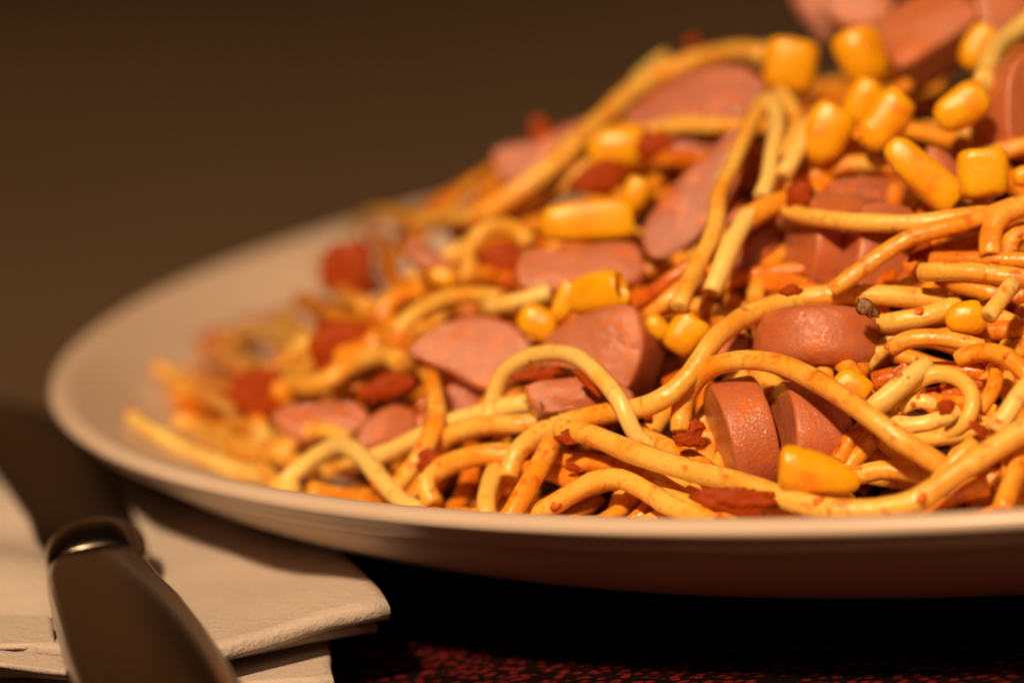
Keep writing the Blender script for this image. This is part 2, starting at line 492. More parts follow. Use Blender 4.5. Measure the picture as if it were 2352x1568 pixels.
# ================================================================== NAPKINS
def paper(name, poly, z, thick, parent, org, wave=.05, sc=.35, seed=0, curl=None, res=.22):
    """a folded sheet: polygon in px at height z, dense grid cut to the outline, with thickness"""
    P = [at_z(x, y, z) for x, y in poly]
    ring = []
    for a, b in zip(P, P[1:] + P[:1]):
        k = max(2, int((b - a).length / res))
        for j in range(k): ring.append(a.lerp(b, j / k))
    c = sum(P, Vector()) / len(P); m = len(ring)
    def lift(p):
        return wave * noise.noise(Vector((p.x * sc, p.y * sc, seed))) + wave * .25 * noise.noise(Vector((p.x * sc * 3.5, p.y * sc * 3.5, seed + 4))) + (curl(p) if curl else 0)
    V = []; Fc = []; rings = []
    S_ = [1 - i / 22 for i in range(22)]
    for i, s in enumerate(S_):
        r = []
        for q in ring:
            jx = .025 * noise.noise(q * 3) if i == 0 else 0
            p = c + (q - c) * (s + jx * .3); p = Vector((p.x, p.y, z + lift(p)))
            r.append(len(V)); V.append(p)
        rings.append(r)
    cc = len(V); V.append(Vector((c.x, c.y, z + lift(c))))
    edge = []
    for k_, (dz, out) in enumerate(((-.25, .03), (-.6, .035), (-1, 0))):
        r = []
        for j in rings[0]:
            p = V[j]; d = (p - c); d.z = 0; d.normalize()
            r.append(len(V)); V.append(p + Vector((0, 0, dz * thick)) + d * (out + .006 * noise.noise(p * 6)))
        edge.append(r)
    for a, b in zip(rings, rings[1:]):
        for k in range(m): Fc.append((a[k], a[(k + 1) % m], b[(k + 1) % m], b[k]))
    for k in range(m): Fc.append((rings[-1][k], rings[-1][(k + 1) % m], cc))
    pr = rings[0]
    for e in edge:
        for k in range(m): Fc.append((pr[(k + 1) % m], pr[k], e[k], e[(k + 1) % m]))
        pr = e
    cb = len(V); V.append(Vector((c.x, c.y, z - thick)))
    for k in range(m): Fc.append((pr[(k + 1) % m], pr[k], cb))
    return link(name, local(V, org), Fc, NAPKIN, parent)
org = Vector((-11, -6, 0))
t = thing('paper_napkin', org, 'thick folded white paper napkin whose corner points out below the plate', 'napkin')
paper('top_layer', [(893, 1388), (700, 1425), (480, 1478), (250, 1530), (60, 1500), (-260, 1500), (-260, 1060), (0, 1010), (300, 1000), (520, 1080), (760, 1235)], .9, .17, t, org, wave=.12, seed=1, curl=lambda p: .11 * math.sin(p.x * 1.5 + p.y * 2.1) * max(0, min(1, -10.2 - p.x)) + .05 * math.sin(p.x * 2.2 - p.y * .8))
paper('middle_layer', [(860, 1428), (700, 1455), (480, 1500), (250, 1545), (60, 1530), (-260, 1540), (-260, 1100), (300, 1060), (760, 1270)], .66, .1, t, org, wave=.03, seed=1)
paper('folded_flap', [(113, 1411), (120, 1472), (-20, 1478), (-260, 1470), (-260, 1350), (-20, 1405)], 1.02, .07, t, org, wave=.06, seed=6)
paper('folded_flap', [(150, 1508), (145, 1540), (-20, 1520), (-260, 1528), (-260, 1480), (-20, 1490)], .98, .05, t, org, wave=.05, seed=9)
t = thing('paper_napkin', org, 'flat white paper napkin lying lowest under the knife handle, square corner on the red placemat', 'napkin')
paper('top_layer', [(762, 1557), (640, 1562), (400, 1590), (100, 1600), (-260, 1600), (-260, 1200), (500, 1180), (735, 1400)], .46, .12, t, org, wave=.03, seed=3)
paper('bottom_layer', [(745, 1562), (640, 1572), (400, 1600), (100, 1612), (-260, 1610), (-260, 1200), (500, 1180), (725, 1400)], .30, .28, t, org, wave=.02, seed=3)

# ================================================================== KNIFE
def loft(secs, n=28, e=2.6):
    """secs: (px, py, z_mid, width px, thickness cm)"""
    V = []; Fc = []; C_ = [at_z(s[0], s[1], s[2]) for s in secs]
    for i, s in enumerate(secs):
        t_ = (C_[min(i + 1, len(C_) - 1)] - C_[max(i - 1, 0)]).normalized()
        side = t_.cross(Vector((0, 0, 1))).normalized(); up = side.cross(t_).normalized()
        # the width on the picture is measured along the picture's x
        k = abs(side.dot(CR)); wid = s[3] * (C_[i] - CAM).dot(CF) / FPX / 2 / max(k, .5) 
        for j in range(n):
            a = 2 * PI * j / n; cx, sy = math.cos(a), math.sin(a)
            u = math.copysign(abs(cx) ** (2 / e), cx); v = math.copysign(abs(sy) ** (2 / e), sy)
            V.append(C_[i] + side * (u * wid) + up * (v * s[4] / 2))
    for i in range(len(secs) - 1):
        for j in range(n): Fc.append((i * n + j, i * n + (j + 1) % n, (i + 1) * n + (j + 1) % n, (i + 1) * n + j))
    Fc.append(tuple(reversed(range(n)))); Fc.append(tuple((len(secs) - 1) * n + j for j in range(n)))
    return V, Fc
korg = at_z(300, 1450, 1.0)
kn = thing('table_knife', korg, 'dark steel table knife lying on the white napkins left of the plate', 'knife')
V, Fc = loft([(222, 1310, 1.22, 212, .50), (222, 1318, 1.22, 222, .56), (232, 1345, 1.22, 236, .60), (252, 1385, 1.24, 258, .62), (280, 1430, 1.26, 288, .64), (315, 1500, 1.28, 322, .66), (347, 1568, 1.30, 340, .68), (385, 1660, 1.30, 362, .70), (430, 1780, 1.28, 385, .70), (470, 1900, 1.25, 380, .68), (500, 1990, 1.22, 350, .6), (512, 2020, 1.2, 250, .4)])
o = link('handle', local(V, korg), Fc, STEEL, kn); 
V, Fc = loft([(232, 1242, 1.12, 110, .20), (230, 1247, 1.14, 168, .40), (228, 1255, 1.17, 204, .60), (225, 1266, 1.19, 222, .70), (222, 1278, 1.21, 230, .80), (222, 1288, 1.21, 230, .79), (222, 1297, 1.21, 225, .72), (222, 1304, 1.21, 216, .60), (222, 1309, 1.21, 208, .46)], e=2.2)
o = link('bolster', local(V, korg), Fc, STEEL, kn)
# blade: traced outline, thin wedge with a bright grind line
bl = [(112, 1262), (60, 1185), (0, 1100), (-70, 1010), (-130, 950), (-170, 915), (-120, 905), (-40, 912), (40, 925), (120, 950), (190, 995), (245, 1055), (285, 1140), (318, 1230), (326, 1275)]
P = [at_z(x, y, 1.03) for x, y in bl]
ring = spline(P, .25, closed=True); c = sum(ring, Vector()) / len(ring); m = len(ring)
V = []; Fc = []
for s, z in ((1, 0), (.93, .05), (.55, .075), (.1, .085)):
    for q in ring: V.append(Vector((c.x + (q.x - c.x) * s, c.y + (q.y - c.y) * s, q.z + z)))
for i in range(3):
    for k in range(m): Fc.append((i * m + k, i * m + (k + 1) % m, (i + 1) * m + (k + 1) % m, (i + 1) * m + k))
Fc.append(tuple(3 * m + k for k in range(m)))
b0 = len(V)
for q in ring: V.append(Vector((q.x, q.y, q.z - .04)))
for k in range(m): Fc.append((k, b0 + k, b0 + (k + 1) % m, (k + 1) % m))
Fc.append(tuple(b0 + k for k in reversed(range(m))))
o = link('blade', local(V, korg), Fc, BLADE, kn)

# ================================================================== FOOD : dark core painted as shade in the gaps, and buried strands
nx = 70
V = []; Fc = []; idx = {}
for i in range(nx + 1):
    for j in range(nx + 1):
        x = -11.5 + 23 * i / nx; y = -11.5 + 23 * j / nx
        z, rho = mound(x, y)
        r = math.hypot(x, y)
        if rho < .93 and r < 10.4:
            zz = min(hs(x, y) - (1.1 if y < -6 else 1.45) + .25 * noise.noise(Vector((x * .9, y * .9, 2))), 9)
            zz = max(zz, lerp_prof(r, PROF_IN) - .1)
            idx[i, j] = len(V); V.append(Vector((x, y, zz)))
for i in range(nx):
    for j in range(nx):
        q = [(i, j), (i + 1, j), (i + 1, j + 1), (i, j + 1)]
        if all(k in idx for k in q): Fc.append(tuple(idx[k] for k in q))
tag(link('dark_heap_core', V, Fc, CORE_DARK), 'dark sauce-coloured core painting in the shade of the gaps inside the heap of spaghetti', 'sauce', kind='stuff')

BURIED_LABELS = {
    4: 'half-buried spaghetti strand showing just right of the thin upright sausage slice',
    7: 'half-buried spaghetti strand showing just above the lowest left strand',
    8: 'half-buried spaghetti strand showing just below the oval shiny kernel',
    9: 'half-buried spaghetti strand showing just left of the sausage piece under the orange hull',
    13: 'half-buried spaghetti strand showing just right of the shaded strand low at right',
    15: 'half-buried spaghetti strand showing just below the square skyline kernel',
    19: 'half-buried spaghetti strand showing just right of the bright elongated kernel',
    22: 'half-buried spaghetti strand showing just left of the sausage piece low under the arch',
    24: 'half-buried spaghetti strand showing just right of the strand curling down to the rim',
    30: 'half-buried spaghetti strand showing just below the speckled sausage slice behind the arch',
    33: 'half-buried spaghetti strand showing just below the pointed flake at far left',
    34: 'half-buried spaghetti strand showing just right of the pale hoop at the left rim',
    38: 'half-buried spaghetti strand showing just above the shred inside the right loop',
    43: 'half-buried spaghetti strand showing just left of the top flake of the left tangle',
    49: 'half-buried spaghetti strand showing just left of the big rounded sausage slice',
    55: 'half-buried spaghetti strand showing just below the flake above the pink slices',
    61: 'half-buried spaghetti strand showing just right of the sausage piece low under the arch',
    67: 'half-buried spaghetti strand showing just below the top flake of the left tangle',
    68: 'half-buried spaghetti strand showing just right of the lower left tomato flake',
    77: 'half-buried spaghetti strand showing just below the blurred kernel behind the pointed slice',
    94: 'half-buried spaghetti strand showing just left of the round right-hand kernel',
    96: 'half-buried spaghetti strand showing just left of the level sausage slice',
    98: 'half-buried spaghetti strand showing just right of the square skyline kernel',
    102: 'half-buried spaghetti strand showing just right of the long sausage wedge',
    108: 'half-buried spaghetti strand showing just left of the lower left tomato flake',
    114: 'half-buried spaghetti strand showing just left of the bright elongated kernel',
    115: 'half-buried spaghetti strand showing just below the big tilted sausage slice',
    118: 'half-buried spaghetti strand showing just above the bright elongated kernel',
    119: 'half-buried spaghetti strand showing just right of the flake above the pink slices',
    121: 'half-buried spaghetti strand showing just right of the lower of the level pair',
    127: 'half-buried spaghetti strand showing just right of the lower pink slice of the left tangle',
    130: 'half-buried spaghetti strand showing just above the red crumb below the loop',
    134: 'half-buried spaghetti strand showing just right of the tomato smear at the crossing',
    140: 'half-buried spaghetti strand showing just below the leaning shaded sausage slice',
    141: 'half-buried spaghetti strand showing just below the red shred left of upright slices',
    146: 'half-buried spaghetti strand showing just below the strand curling down to the rim',
    148: 'half-buried spaghetti strand showing just right of the round right-hand kernel',
    150: 'half-buried spaghetti strand showing just left of the red shred left of upright slices',
    152: 'half-buried spaghetti strand showing just left of the kernel right of the speckled slice',
    153: 'half-buried spaghetti strand showing just right of the small pink sausage bit',
    160: 'half-buried spaghetti strand showing just above the cube-like kernel',
    161: 'half-buried spaghetti strand showing just below the kernel peeking under the rounded slice',
    165: 'half-buried spaghetti strand showing just above the big rounded sausage slice',
    166: 'half-buried spaghetti strand showing just below the kernel right of the speckled slice',
    168: 'half-buried spaghetti strand showing just below the piece hanging at the far right',
    171: 'half-buried spaghetti strand showing just above the blurred kernel behind the pointed slice',
    172: 'half-buried spaghetti strand showing just left of the tomato smear at the crossing',
    173: 'half-buried spaghetti strand showing just left of the pale hoop at the left rim',
    174: 'half-buried spaghetti strand showing just left of the orange-red skyline sausage chunk',
    176: 'half-buried spaghetti strand showing just above the red-pink sausage sliver',
    177: 'half-buried spaghetti strand showing just left of the long sausage wedge',
    178: 'half-buried spaghetti strand showing just below the kernel under the slope strand',
    180: 'half-buried spaghetti strand showing just above the pointed sausage slice',
    182: 'half-buried spaghetti strand showing just right of the blurred kernel behind the pointed slice',
    183: 'half-buried spaghetti strand showing just right of the long level kernel',
    184: 'half-buried spaghetti strand showing just below the large skyline sausage piece',
    186: 'half-buried spaghetti strand showing just below the orange-red skyline sausage chunk',
    187: 'half-buried spaghetti strand showing just above the flake above the pink slices',
    188: 'half-buried spaghetti strand showing just above the level sausage slice',
    189: 'half-buried spaghetti strand showing just below the pale hoop at the left rim',
    191: 'half-buried spaghetti strand showing just right of the low-hill strand at the front rim',
    192: 'half-buried spaghetti strand showing just left of the lower of the level pair',
    193: 'half-buried spaghetti strand showing just above the tall shiny sausage slice',
    194: 'half-buried spaghetti strand showing just below the tall shiny sausage slice',
    196: 'half-buried spaghetti strand showing just left of the shaded strand low at right',
    201: 'half-buried spaghetti strand showing just above the upper pink slice of the left tangle',
    203: 'half-buried spaghetti strand showing just above the orange sideways corn hull',
    204: 'half-buried spaghetti strand showing just below the lower of the level pair',
    205: 'half-buried spaghetti strand showing just right of the shred inside the right loop',
    206: 'half-buried spaghetti strand showing just left of the small pink sausage bit',
    207: 'half-buried spaghetti strand showing just above the greenish straight pasta piece',
    208: 'half-buried spaghetti strand showing just right of the greenish straight pasta piece',
    210: 'half-buried spaghetti strand showing just below the round right-hand kernel',
    212: 'half-buried spaghetti strand showing just above the longest corn kernel',
    214: 'half-buried spaghetti strand showing just below the long sausage wedge',
    216: 'half-buried spaghetti strand showing just right of the hollow corn hull',
    217: 'half-buried spaghetti strand showing just above the piece hanging at the far right',
    218: 'half-buried spaghetti strand showing just left of the tall shiny sausage slice',
    220: 'half-buried spaghetti strand showing just left of the strand curling down to the rim',
    221: 'half-buried spaghetti strand showing just left of the kernel peeking under the rounded slice',
    222: 'half-buried spaghetti strand showing just right of the largest front kernel',
    223: 'half-buried spaghetti strand showing just below the sausage piece low under the arch',
    225: 'half-buried spaghetti strand showing just right of the leaning shaded sausage slice',
    226: 'half-buried spaghetti strand showing just left of the big front tomato flake',
    227: 'half-buried spaghetti strand showing just left of the low-hill strand at the front rim',
}
rb = random.Random(5)
made = 0
while made < 228:
    x = rb.uniform(-10, 9.5); y = rb.uniform(-10.9, 7.5) if made < 120 else rb.uniform(-11, -6)
    left = made >= 170 and made < 190; front = made >= 190
    if left: x = rb.uniform(-8.8, -4.5); y = rb.uniform(-3.5, .8) if x < -7 else rb.uniform(-4.5, -1.5)
    if front: x = rb.uniform(-6.5, 0); y = rb.uniform(-10.8, -5.5)
    if mound(x, y)[1] > .93 or (x > 2 and rb.random() < .5): continue
    h = rb.uniform(0, 2 * PI); k = rb.uniform(-.5, .5); L = rb.uniform(3, 7); n = int(L / .35)
    if not left and not front and y > -5 and x > -6 and rb.random() < .55: continue
    if left or front: L = rb.uniform(3.2, 6.5); n = int(L / .35); k = rb.uniform(-.7, .7)
    dz = rb.uniform(-.5, -.12) if left else rb.uniform(-.45, -.1) if front else rb.uniform(-1.5, -.8) if (y > -5 or rb.random() < .35) else rb.uniform(-.4, -.08); P = []; ph = rb.uniform(0, 6)
    for s in range(n):
        if mound(x, y)[1] > .95 or math.hypot(x, y) > 10.8: break
        P.append(Vector((x, y, max(hs(x, y) + dz + .1 * math.sin(s * .7 + ph), lerp_prof(math.hypot(x, y), PROF_IN) + .12))))
        x += .35 * math.cos(h); y += .35 * math.sin(h); h += k * .35 + rb.uniform(-.25, .25)
    if len(P) < 4: continue
    V, Fc = tube(smooth_path(spline(P, .14), 3), rb.uniform(.09, .105), 10, rb.random() * 50)
    org = P[len(P) // 2].copy()
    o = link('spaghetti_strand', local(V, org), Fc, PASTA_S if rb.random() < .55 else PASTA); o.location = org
    tag(o, BURIED_LABELS.get(made, 'sauce-coated spaghetti strand buried deep inside the heap, under the strands on top'), 'spaghetti', 'buried spaghetti strands inside the heap')
    made += 1
# ================================================================== FOOD : strands one can follow in the photograph
strand('long spaghetti strand sweeping along the front rim under the big corn kernel', [(1285,983),(1362,1003),(1413,1020),(1464,1042),(1550,1073),(1616,1092),(1719,1123),(1856,1155),(1958,1168),(2061,1157),(2130,1130),(2197,1089),(2280,1035),(2390,960)], 56, .75)
strand('spaghetti strand arching over two upright sausage slices and running down right', [(2165,1078,.4),(2120,1045,.45),(2078,1014),(1992,949),(1890,884),(1804,845),(1719,828),(1644,839),(1595,880,.5),(1568,935,.35),(1566,990,.2)], 52, .85, PASTA)
strand('spaghetti strand rising from the front middle to behind the big rounded sausage slice', [(2178,690,.1),(2061,681,.1),(1924,676,.1),(1852,682,.15),(1760,708,.4),(1685,748,.7),(1630,795,.85),(1582,855,.85),(1540,895,.8),(1498,925,.75),(1450,942,.7),(1362,955,.65),(1293,970,.6),(1238,992,.55),(1198,1020,.5),(1172,1052,.45),(1165,1092,.4)], 50, .6)
strand('pale spaghetti strand arching like a bridge in front of two sausage slices', [(1122,968,.3),(1130,911,.5),(1148,860,.8),(1191,822,1.0),(1259,806,1.1),(1328,822,1.1),(1382,860,1.1),(1420,905,1.05),(1444,956,.9),(1456,1000,.5),(1500,1035,.3)], 43, .8, PASTA_P)
strand('spaghetti strand bending down left of the bridge-like arch', [(975,850,.5),(990,880,.7),(1000,930,.8),(990,985,.8),(968,1038,.75),(938,1082,.7),(905,1125,.5)], 46, .7)
strand('pale spaghetti strand bent into a hoop against the front left rim', [(655,1110,.5),(690,1075,.6),(720,1045,.7),(760,1024,.75),(800,1025,.75),(842,1058,.75),(878,1104,.7),(915,1145,.7),(960,1172,.6)], 46, .7, PASTA_P)
strand('short stubby spaghetti end left of the hoop at the rim', [(590,1066,.6),(607,1082,.6),(628,1098,.55),(650,1112,.5)], 40, .5)
strand('lowest left spaghetti strand pointing out over the bare plate edge', [(300,962,.5),(330,985,.5),(366,1003,.5),(435,1036,.5),(520,1068,.5),(600,1096,.45),(680,1120,.4)], 44, .5, PASTA_P)
strand('blurred spaghetti strand pointing at the left edge above the lowest one', [(362,842,.6),(400,862,.6),(440,885,.5),(500,922,.4),(550,960,.3),(600,1003,.2),(640,1040,.1)], 42, .4)
strand('short sauced spaghetti strand lying between the two left pointing strands', [(465,1008,.2),(520,1024,.2),(580,1046,.2),(650,1062,.2),(720,1070,.1)], 42, .3, PASTA)
strand('orange spaghetti strand curled behind the pale hoop', [(640,1060,.2),(660,1020,.3),(708,992,.35),(760,990,.3),(800,1010,.1)], 42, .3, PASTA)
strand('pale spaghetti strand running from behind the hoop up towards the arch', [(840,1062,.25),(900,1040,.3),(960,1010,.35),(1030,972,.4),(1105,945,.35),(1157,932,.3),(1240,925,.2)], 46, .3, PASTA_P)
strand('broad spaghetti strand crossing under the arch from left to middle', [(985,1045,.3),(1020,1010,.4),(1070,992,.45),(1130,983,.45),(1191,978,.4),(1260,965,.2)], 48, .4)
strand('spaghetti strand curling down to the rim beside a dark gap', [(990,1150,.3),(970,1120,.45),(985,1090,.5),(1040,1062,.55),(1095,1047,.55),(1150,1044,.45),(1200,1050,.3)], 52, .5)
strand('short thick spaghetti end standing on the rim right of the dark gap', [(1140,1080,.3),(1128,1105,.5),(1118,1140,.55),(1122,1185,.5)], 46, .5)
strand('spaghetti strand slanting down to the rim in front of the crossing knot', [(1275,1005,.55),(1258,1040,.6),(1235,1080,.65),(1200,1132,.65),(1165,1190,.6)], 50, .6)
strand('spaghetti strand lying level behind the slanting one', [(1215,1040,.1),(1280,1051,.2),(1345,1058,.2),(1413,1068,.2),(1500,1100,.15),(1580,1150,.1)], 48, .2)
strand('spaghetti strand making a low hill just above the front rim', [(1215,1190,.2),(1260,1165,.3),(1310,1135,.35),(1362,1107,.4),(1413,1095,.4),(1464,1110,.4),(1520,1145,.4),(1575,1180,.35),(1640,1205,.3)], 50, .4)
strand('spaghetti strand at the rim that runs under the dark red flake', [(1465,1085,.0),(1510,1115,.1),(1560,1145,.3),(1640,1170,.35),(1720,1186,.35),(1830,1200,.3)], 50, .3)
strand('spaghetti strand going down behind the long sweeping strand near the red shred', [(1470,985,.2),(1510,1008,.3),(1560,1032,.4),(1610,1062,.4),(1650,1100,.2)], 46, .3)
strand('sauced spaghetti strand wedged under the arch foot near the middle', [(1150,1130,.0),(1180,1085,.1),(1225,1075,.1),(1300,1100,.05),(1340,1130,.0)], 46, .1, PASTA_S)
strand('loop of spaghetti at the right curling round a dark hollow', [(2040,960,.3),(2075,912,.5),(2110,875,.65),(2150,858,.7),(2195,862,.7),(2225,885,.7),(2230,920,.7),(2212,960,.6),(2180,990,.5),(2140,1003,.3)], 40, .6)
strand('greenish pale straight spaghetti piece leaning left of the right-hand loop', [(2125,832,.75),(2095,858,.8),(2050,895,.8),(2005,935,.7)], 50, .7, PASTA_P)
strand('spaghetti strand curving over the top of the right-hand loop', [(2050,800,.4),(2075,783,.5),(2129,775,.5),(2197,781,.45),(2259,796,.3)], 42, .4)
strand('spaghetti strand bending over the right picture edge above the loop', [(2200,822,.6),(2235,806,.65),(2275,804,.7),(2317,822,.7),(2350,850,.7),(2400,900,.6)], 46, .6)
strand('short upright spaghetti piece right of the loop', [(2290,840,.4),(2292,870,.5),(2283,900,.5),(2255,940,.4)], 38, .5)
strand('small inner curl of spaghetti inside the right-hand loop', [(2078,935,.4),(2095,920,.5),(2120,916,.5),(2150,926,.4)], 36, .4, PASTA_P)
strand('spaghetti strand lying under the loop with a red shred on it', [(1995,960,.3),(2044,967,.35),(2095,978,.4),(2150,968,.4),(2200,945,.3)], 44, .4, PASTA_P)
strand('spaghetti strand crossing level below the loop', [(2085,1012,.3),(2130,1010,.4),(2190,1004,.4),(2250,992,.4),(2310,975,.3)], 38, .4)
strand('upright pale spaghetti strand at the right edge crossing the sweeping one', [(2385,860,.8),(2350,905,.85),(2325,950,.85),(2290,990,.7)], 48, .7, PASTA_P)
strand('spaghetti strand joining the sweeping strand at the lower right', [(2300,965,.5),(2255,1000,.55),(2215,1031,.6),(2180,1070,.6),(2150,1110,.4)], 46, .55)
strand('spaghetti piece hanging down to the rim at the far right', [(2350,1030,.3),(2335,1065,.45),(2318,1110,.5),(2298,1170,.5)], 46, .5)
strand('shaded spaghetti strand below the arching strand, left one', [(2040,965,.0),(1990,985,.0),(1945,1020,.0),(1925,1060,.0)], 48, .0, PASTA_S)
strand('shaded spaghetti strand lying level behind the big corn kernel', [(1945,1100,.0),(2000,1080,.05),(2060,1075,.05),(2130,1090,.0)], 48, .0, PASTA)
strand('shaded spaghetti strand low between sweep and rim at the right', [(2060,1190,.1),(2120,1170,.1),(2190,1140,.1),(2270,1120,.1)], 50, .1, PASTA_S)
strand('spaghetti strand hidden low behind the sweeping strand at the right', [(2020,1000,.0),(2060,1030,.0),(2110,1060,.0),(2140,1100,.0)], 46, .0, PASTA)
strand('nearly level spaghetti strand crossing in front of the tall shiny sausage slice', [(1808,488,.6),(1850,498,.7),(1890,504,.75),(1992,514,.75),(2095,511,.7),(2197,500,.6),(2280,492,.5)], 44, .7)
strand('spaghetti strand climbing right over the shaded sausage slice', [(1915,664,.5),(1960,630,.6),(1992,605,.7),(2061,560,.75),(2146,532,.75),(2210,517,.7),(2265,495,.7),(2320,470,.7),(2400,455,.6)], 42, .7)
strand('thick coil of spaghetti at the right picture edge', [(2270,590,.5),(2268,545,.6),(2285,505,.7),(2330,478,.7),(2390,475,.6)], 54, .6)
strand('inner coil of spaghetti tucked in the thick coil at the right edge', [(2400,545,.4),(2350,530,.5),(2315,545,.5),(2310,585,.4)], 44, .4)
strand('level sauced spaghetti strand below the coil, lower of the pair', [(2122,628,.6),(2163,630,.65),(2266,630,.7),(2400,642,.7)], 48, .6)
strand('level sauced spaghetti strand below the coil, upper of the pair', [(2140,598,.3),(2232,600,.4),(2300,602,.4),(2400,600,.4)], 40, .4, PASTA_S)
strand('short spaghetti end pointing down at the corn kernel on the right', [(2335,655,.8),(2310,680,.9),(2272,726,.9)], 42, .8, PASTA_P)
strand('shaded spaghetti strand right of the big rounded sausage slice', [(2020,745,.1),(2080,735,.15),(2150,722,.15),(2200,700,.1)], 46, .1)
strand('straight spaghetti strand falling steeply from the top kernel to the middle', [(1765,222,.8),(1745,240,.9),(1719,280,1.0),(1695,345,1.05),(1661,437,1.1),(1650,505,1.1),(1612,590,1.1),(1582,650,1.05),(1557,712,1.0)], 42, 1.0)
strand('pale spaghetti strand hanging beside the steep straight one', [(1768,225,.7),(1783,245,.8),(1784,290,.85),(1776,342,.85),(1765,400,.8),(1745,450,.7)], 40, .8, PASTA_P)
strand('pale spaghetti strand under the knuckle, sloping to lower left', [(1725,492,.85),(1705,525,.9),(1685,560,.9),(1660,610,.85),(1635,665,.7)], 48, .8, PASTA_P)
strand('sauce-covered spaghetti bend forming the knuckle left of the level strand', [(1840,440,.6),(1800,452,.75),(1760,472,.85),(1726,492,.9),(1712,505,.85)], 52, .8, PASTA_S)
strand('short flat spaghetti end beside the orange corn hull', [(1862,282,.8),(1845,315,.85),(1820,362,.85),(1792,410,.7)], 44, .8, PASTA_P)
strand('spaghetti strand hanging from the top kernel down behind the flat end', [(1790,215,.6),(1815,240,.65),(1835,275,.65),(1825,320,.6),(1800,370,.5)], 38, .6)
strand('long blurred spaghetti strand forming the left slope of the heap', [(1100,500,.3),(1150,470,.4),(1205,430,.5),(1260,388,.55),(1307,348,.55),(1375,282,.55),(1444,218,.5),(1512,175,.5),(1585,140,.45),(1666,123,.4),(1765,125,.3)], 52, .5)
strand('cut spaghetti end poking up at the skyline of the heap', [(1520,140,.9),(1495,165,.8),(1465,195,.6),(1430,235,.4)], 44, .6, PASTA_P)
strand('blurred spaghetti strand hooked over the far plate rim', [(812,575,.6),(828,525,.7),(858,498,.7),(930,500,.6),(1010,506,.5),(1095,500,.3)], 42, .5)
strand('blurred small arch of spaghetti left of the level corn kernel', [(1082,640,.3),(1078,600,.5),(1082,555,.6),(1108,527,.65),(1150,522,.6),(1185,535,.6),(1212,562,.4)], 42, .6)
strand('blurred spaghetti strand curving left of the hollow corn hull', [(905,775,.4),(925,742,.5),(965,708,.55),(1020,684,.6),(1088,674,.6),(1145,680,.5)], 42, .5)
strand('pale spaghetti piece leading right to the hollow corn hull', [(1118,712,.6),(1155,702,.7),(1200,690,.7),(1262,668,.6)], 44, .6, PASTA_P)
strand('blurred orange spaghetti clump strand above the left sausage slice', [(868,735,.4),(885,700,.5),(925,675,.5),(975,665,.4)], 50, .4)
strand('sauced spaghetti strand passing behind the second sausage slice', [(1440,705,.2),(1498,668,.4),(1545,635,.5),(1600,600,.5)], 40, .5, PASTA_S)
strand('orange spaghetti strand running beside the sauced one behind the slice', [(1470,735,.2),(1520,700,.4),(1560,665,.4),(1610,630,.3)], 42, .4, PASTA)
strand('blurred orange strand in the left tangle, slanting down', [(505,782,.5),(535,815,.6),(565,842,.6),(612,866,.5)], 56, .5)
strand('blurred strand in the left tangle, curving over the top', [(530,800,.3),(560,772,.4),(610,762,.5),(660,782,.4),(690,815,.3)], 53, .5, PASTA)
strand('blurred strand in the left tangle, short and steep', [(655,722,.4),(670,745,.5),(690,775,.5),(708,805,.4)], 51, .5, PASTA)
strand('blurred strand in the left tangle, bowed below the red bits', [(655,862,.4),(690,888,.5),(735,890,.5),(775,865,.5),(800,838,.3)], 53, .4, PASTA)
strand('blurred strand in the left tangle next to the left sausage slice', [(800,850,.3),(840,825,.4),(885,812,.4),(925,830,.4)], 51, .4)
strand('blurred strand at the far left end of the tangle by the pointed flake', [(470,800,.4),(530,830,.5),(590,875,.5),(660,900,.4)], 56, .5, PASTA_S)
strand('blurred strand along the upper back of the left tangle', [(690,700,.3),(740,715,.4),(800,745,.5),(870,775,.5),(930,790,.3)], 56, .4, PASTA_S)
strand('blurred strand coming down from the standing tomato flake', [(735,600,.4),(760,650,.5),(800,690,.5),(850,705,.4)], 44, .5)
strand('blurred strand between standing flake and red-pink sliver', [(870,545,.3),(890,600,.3),(905,650,.3),(960,665,.3)], 42, .3, PASTA_S)
strand('blurred strand crossing under the small arch of spaghetti', [(990,630,.2),(1050,640,.3),(1110,630,.3),(1180,645,.2)], 46, .3, PASTA_S)
strand('blurred bowed strand touching the middle flake of the tangle', [(700,850,.3),(740,830,.5),(820,815,.5),(880,780,.4),(900,740,.3)], 58, .5, PASTA)
strand('blurred strand pointing down beside the lower tangle flake', [(480,870,.2),(540,905,.3),(570,950,.3),(600,985,.2)], 51, .3, PASTA_S)
strand('short blurred strand end hidden under the left tangle', [(560,950,.2),(585,978,.3),(610,1005,.2),(620,1040,.1)], 41, .3, PASTA_P)
strand('blurred strand under the pink slices at the left', [(455,990,.1),(520,1005,.2),(590,1025,.2),(640,1050,.1)], 40, .2, PASTA)
strand('pale spaghetti strand climbing to the top right corner of the heap', [(2262,200,.8),(2275,140,.85),(2310,88,.85),(2370,40,.8),(2420,20,.7)], 50, .8, PASTA_P)

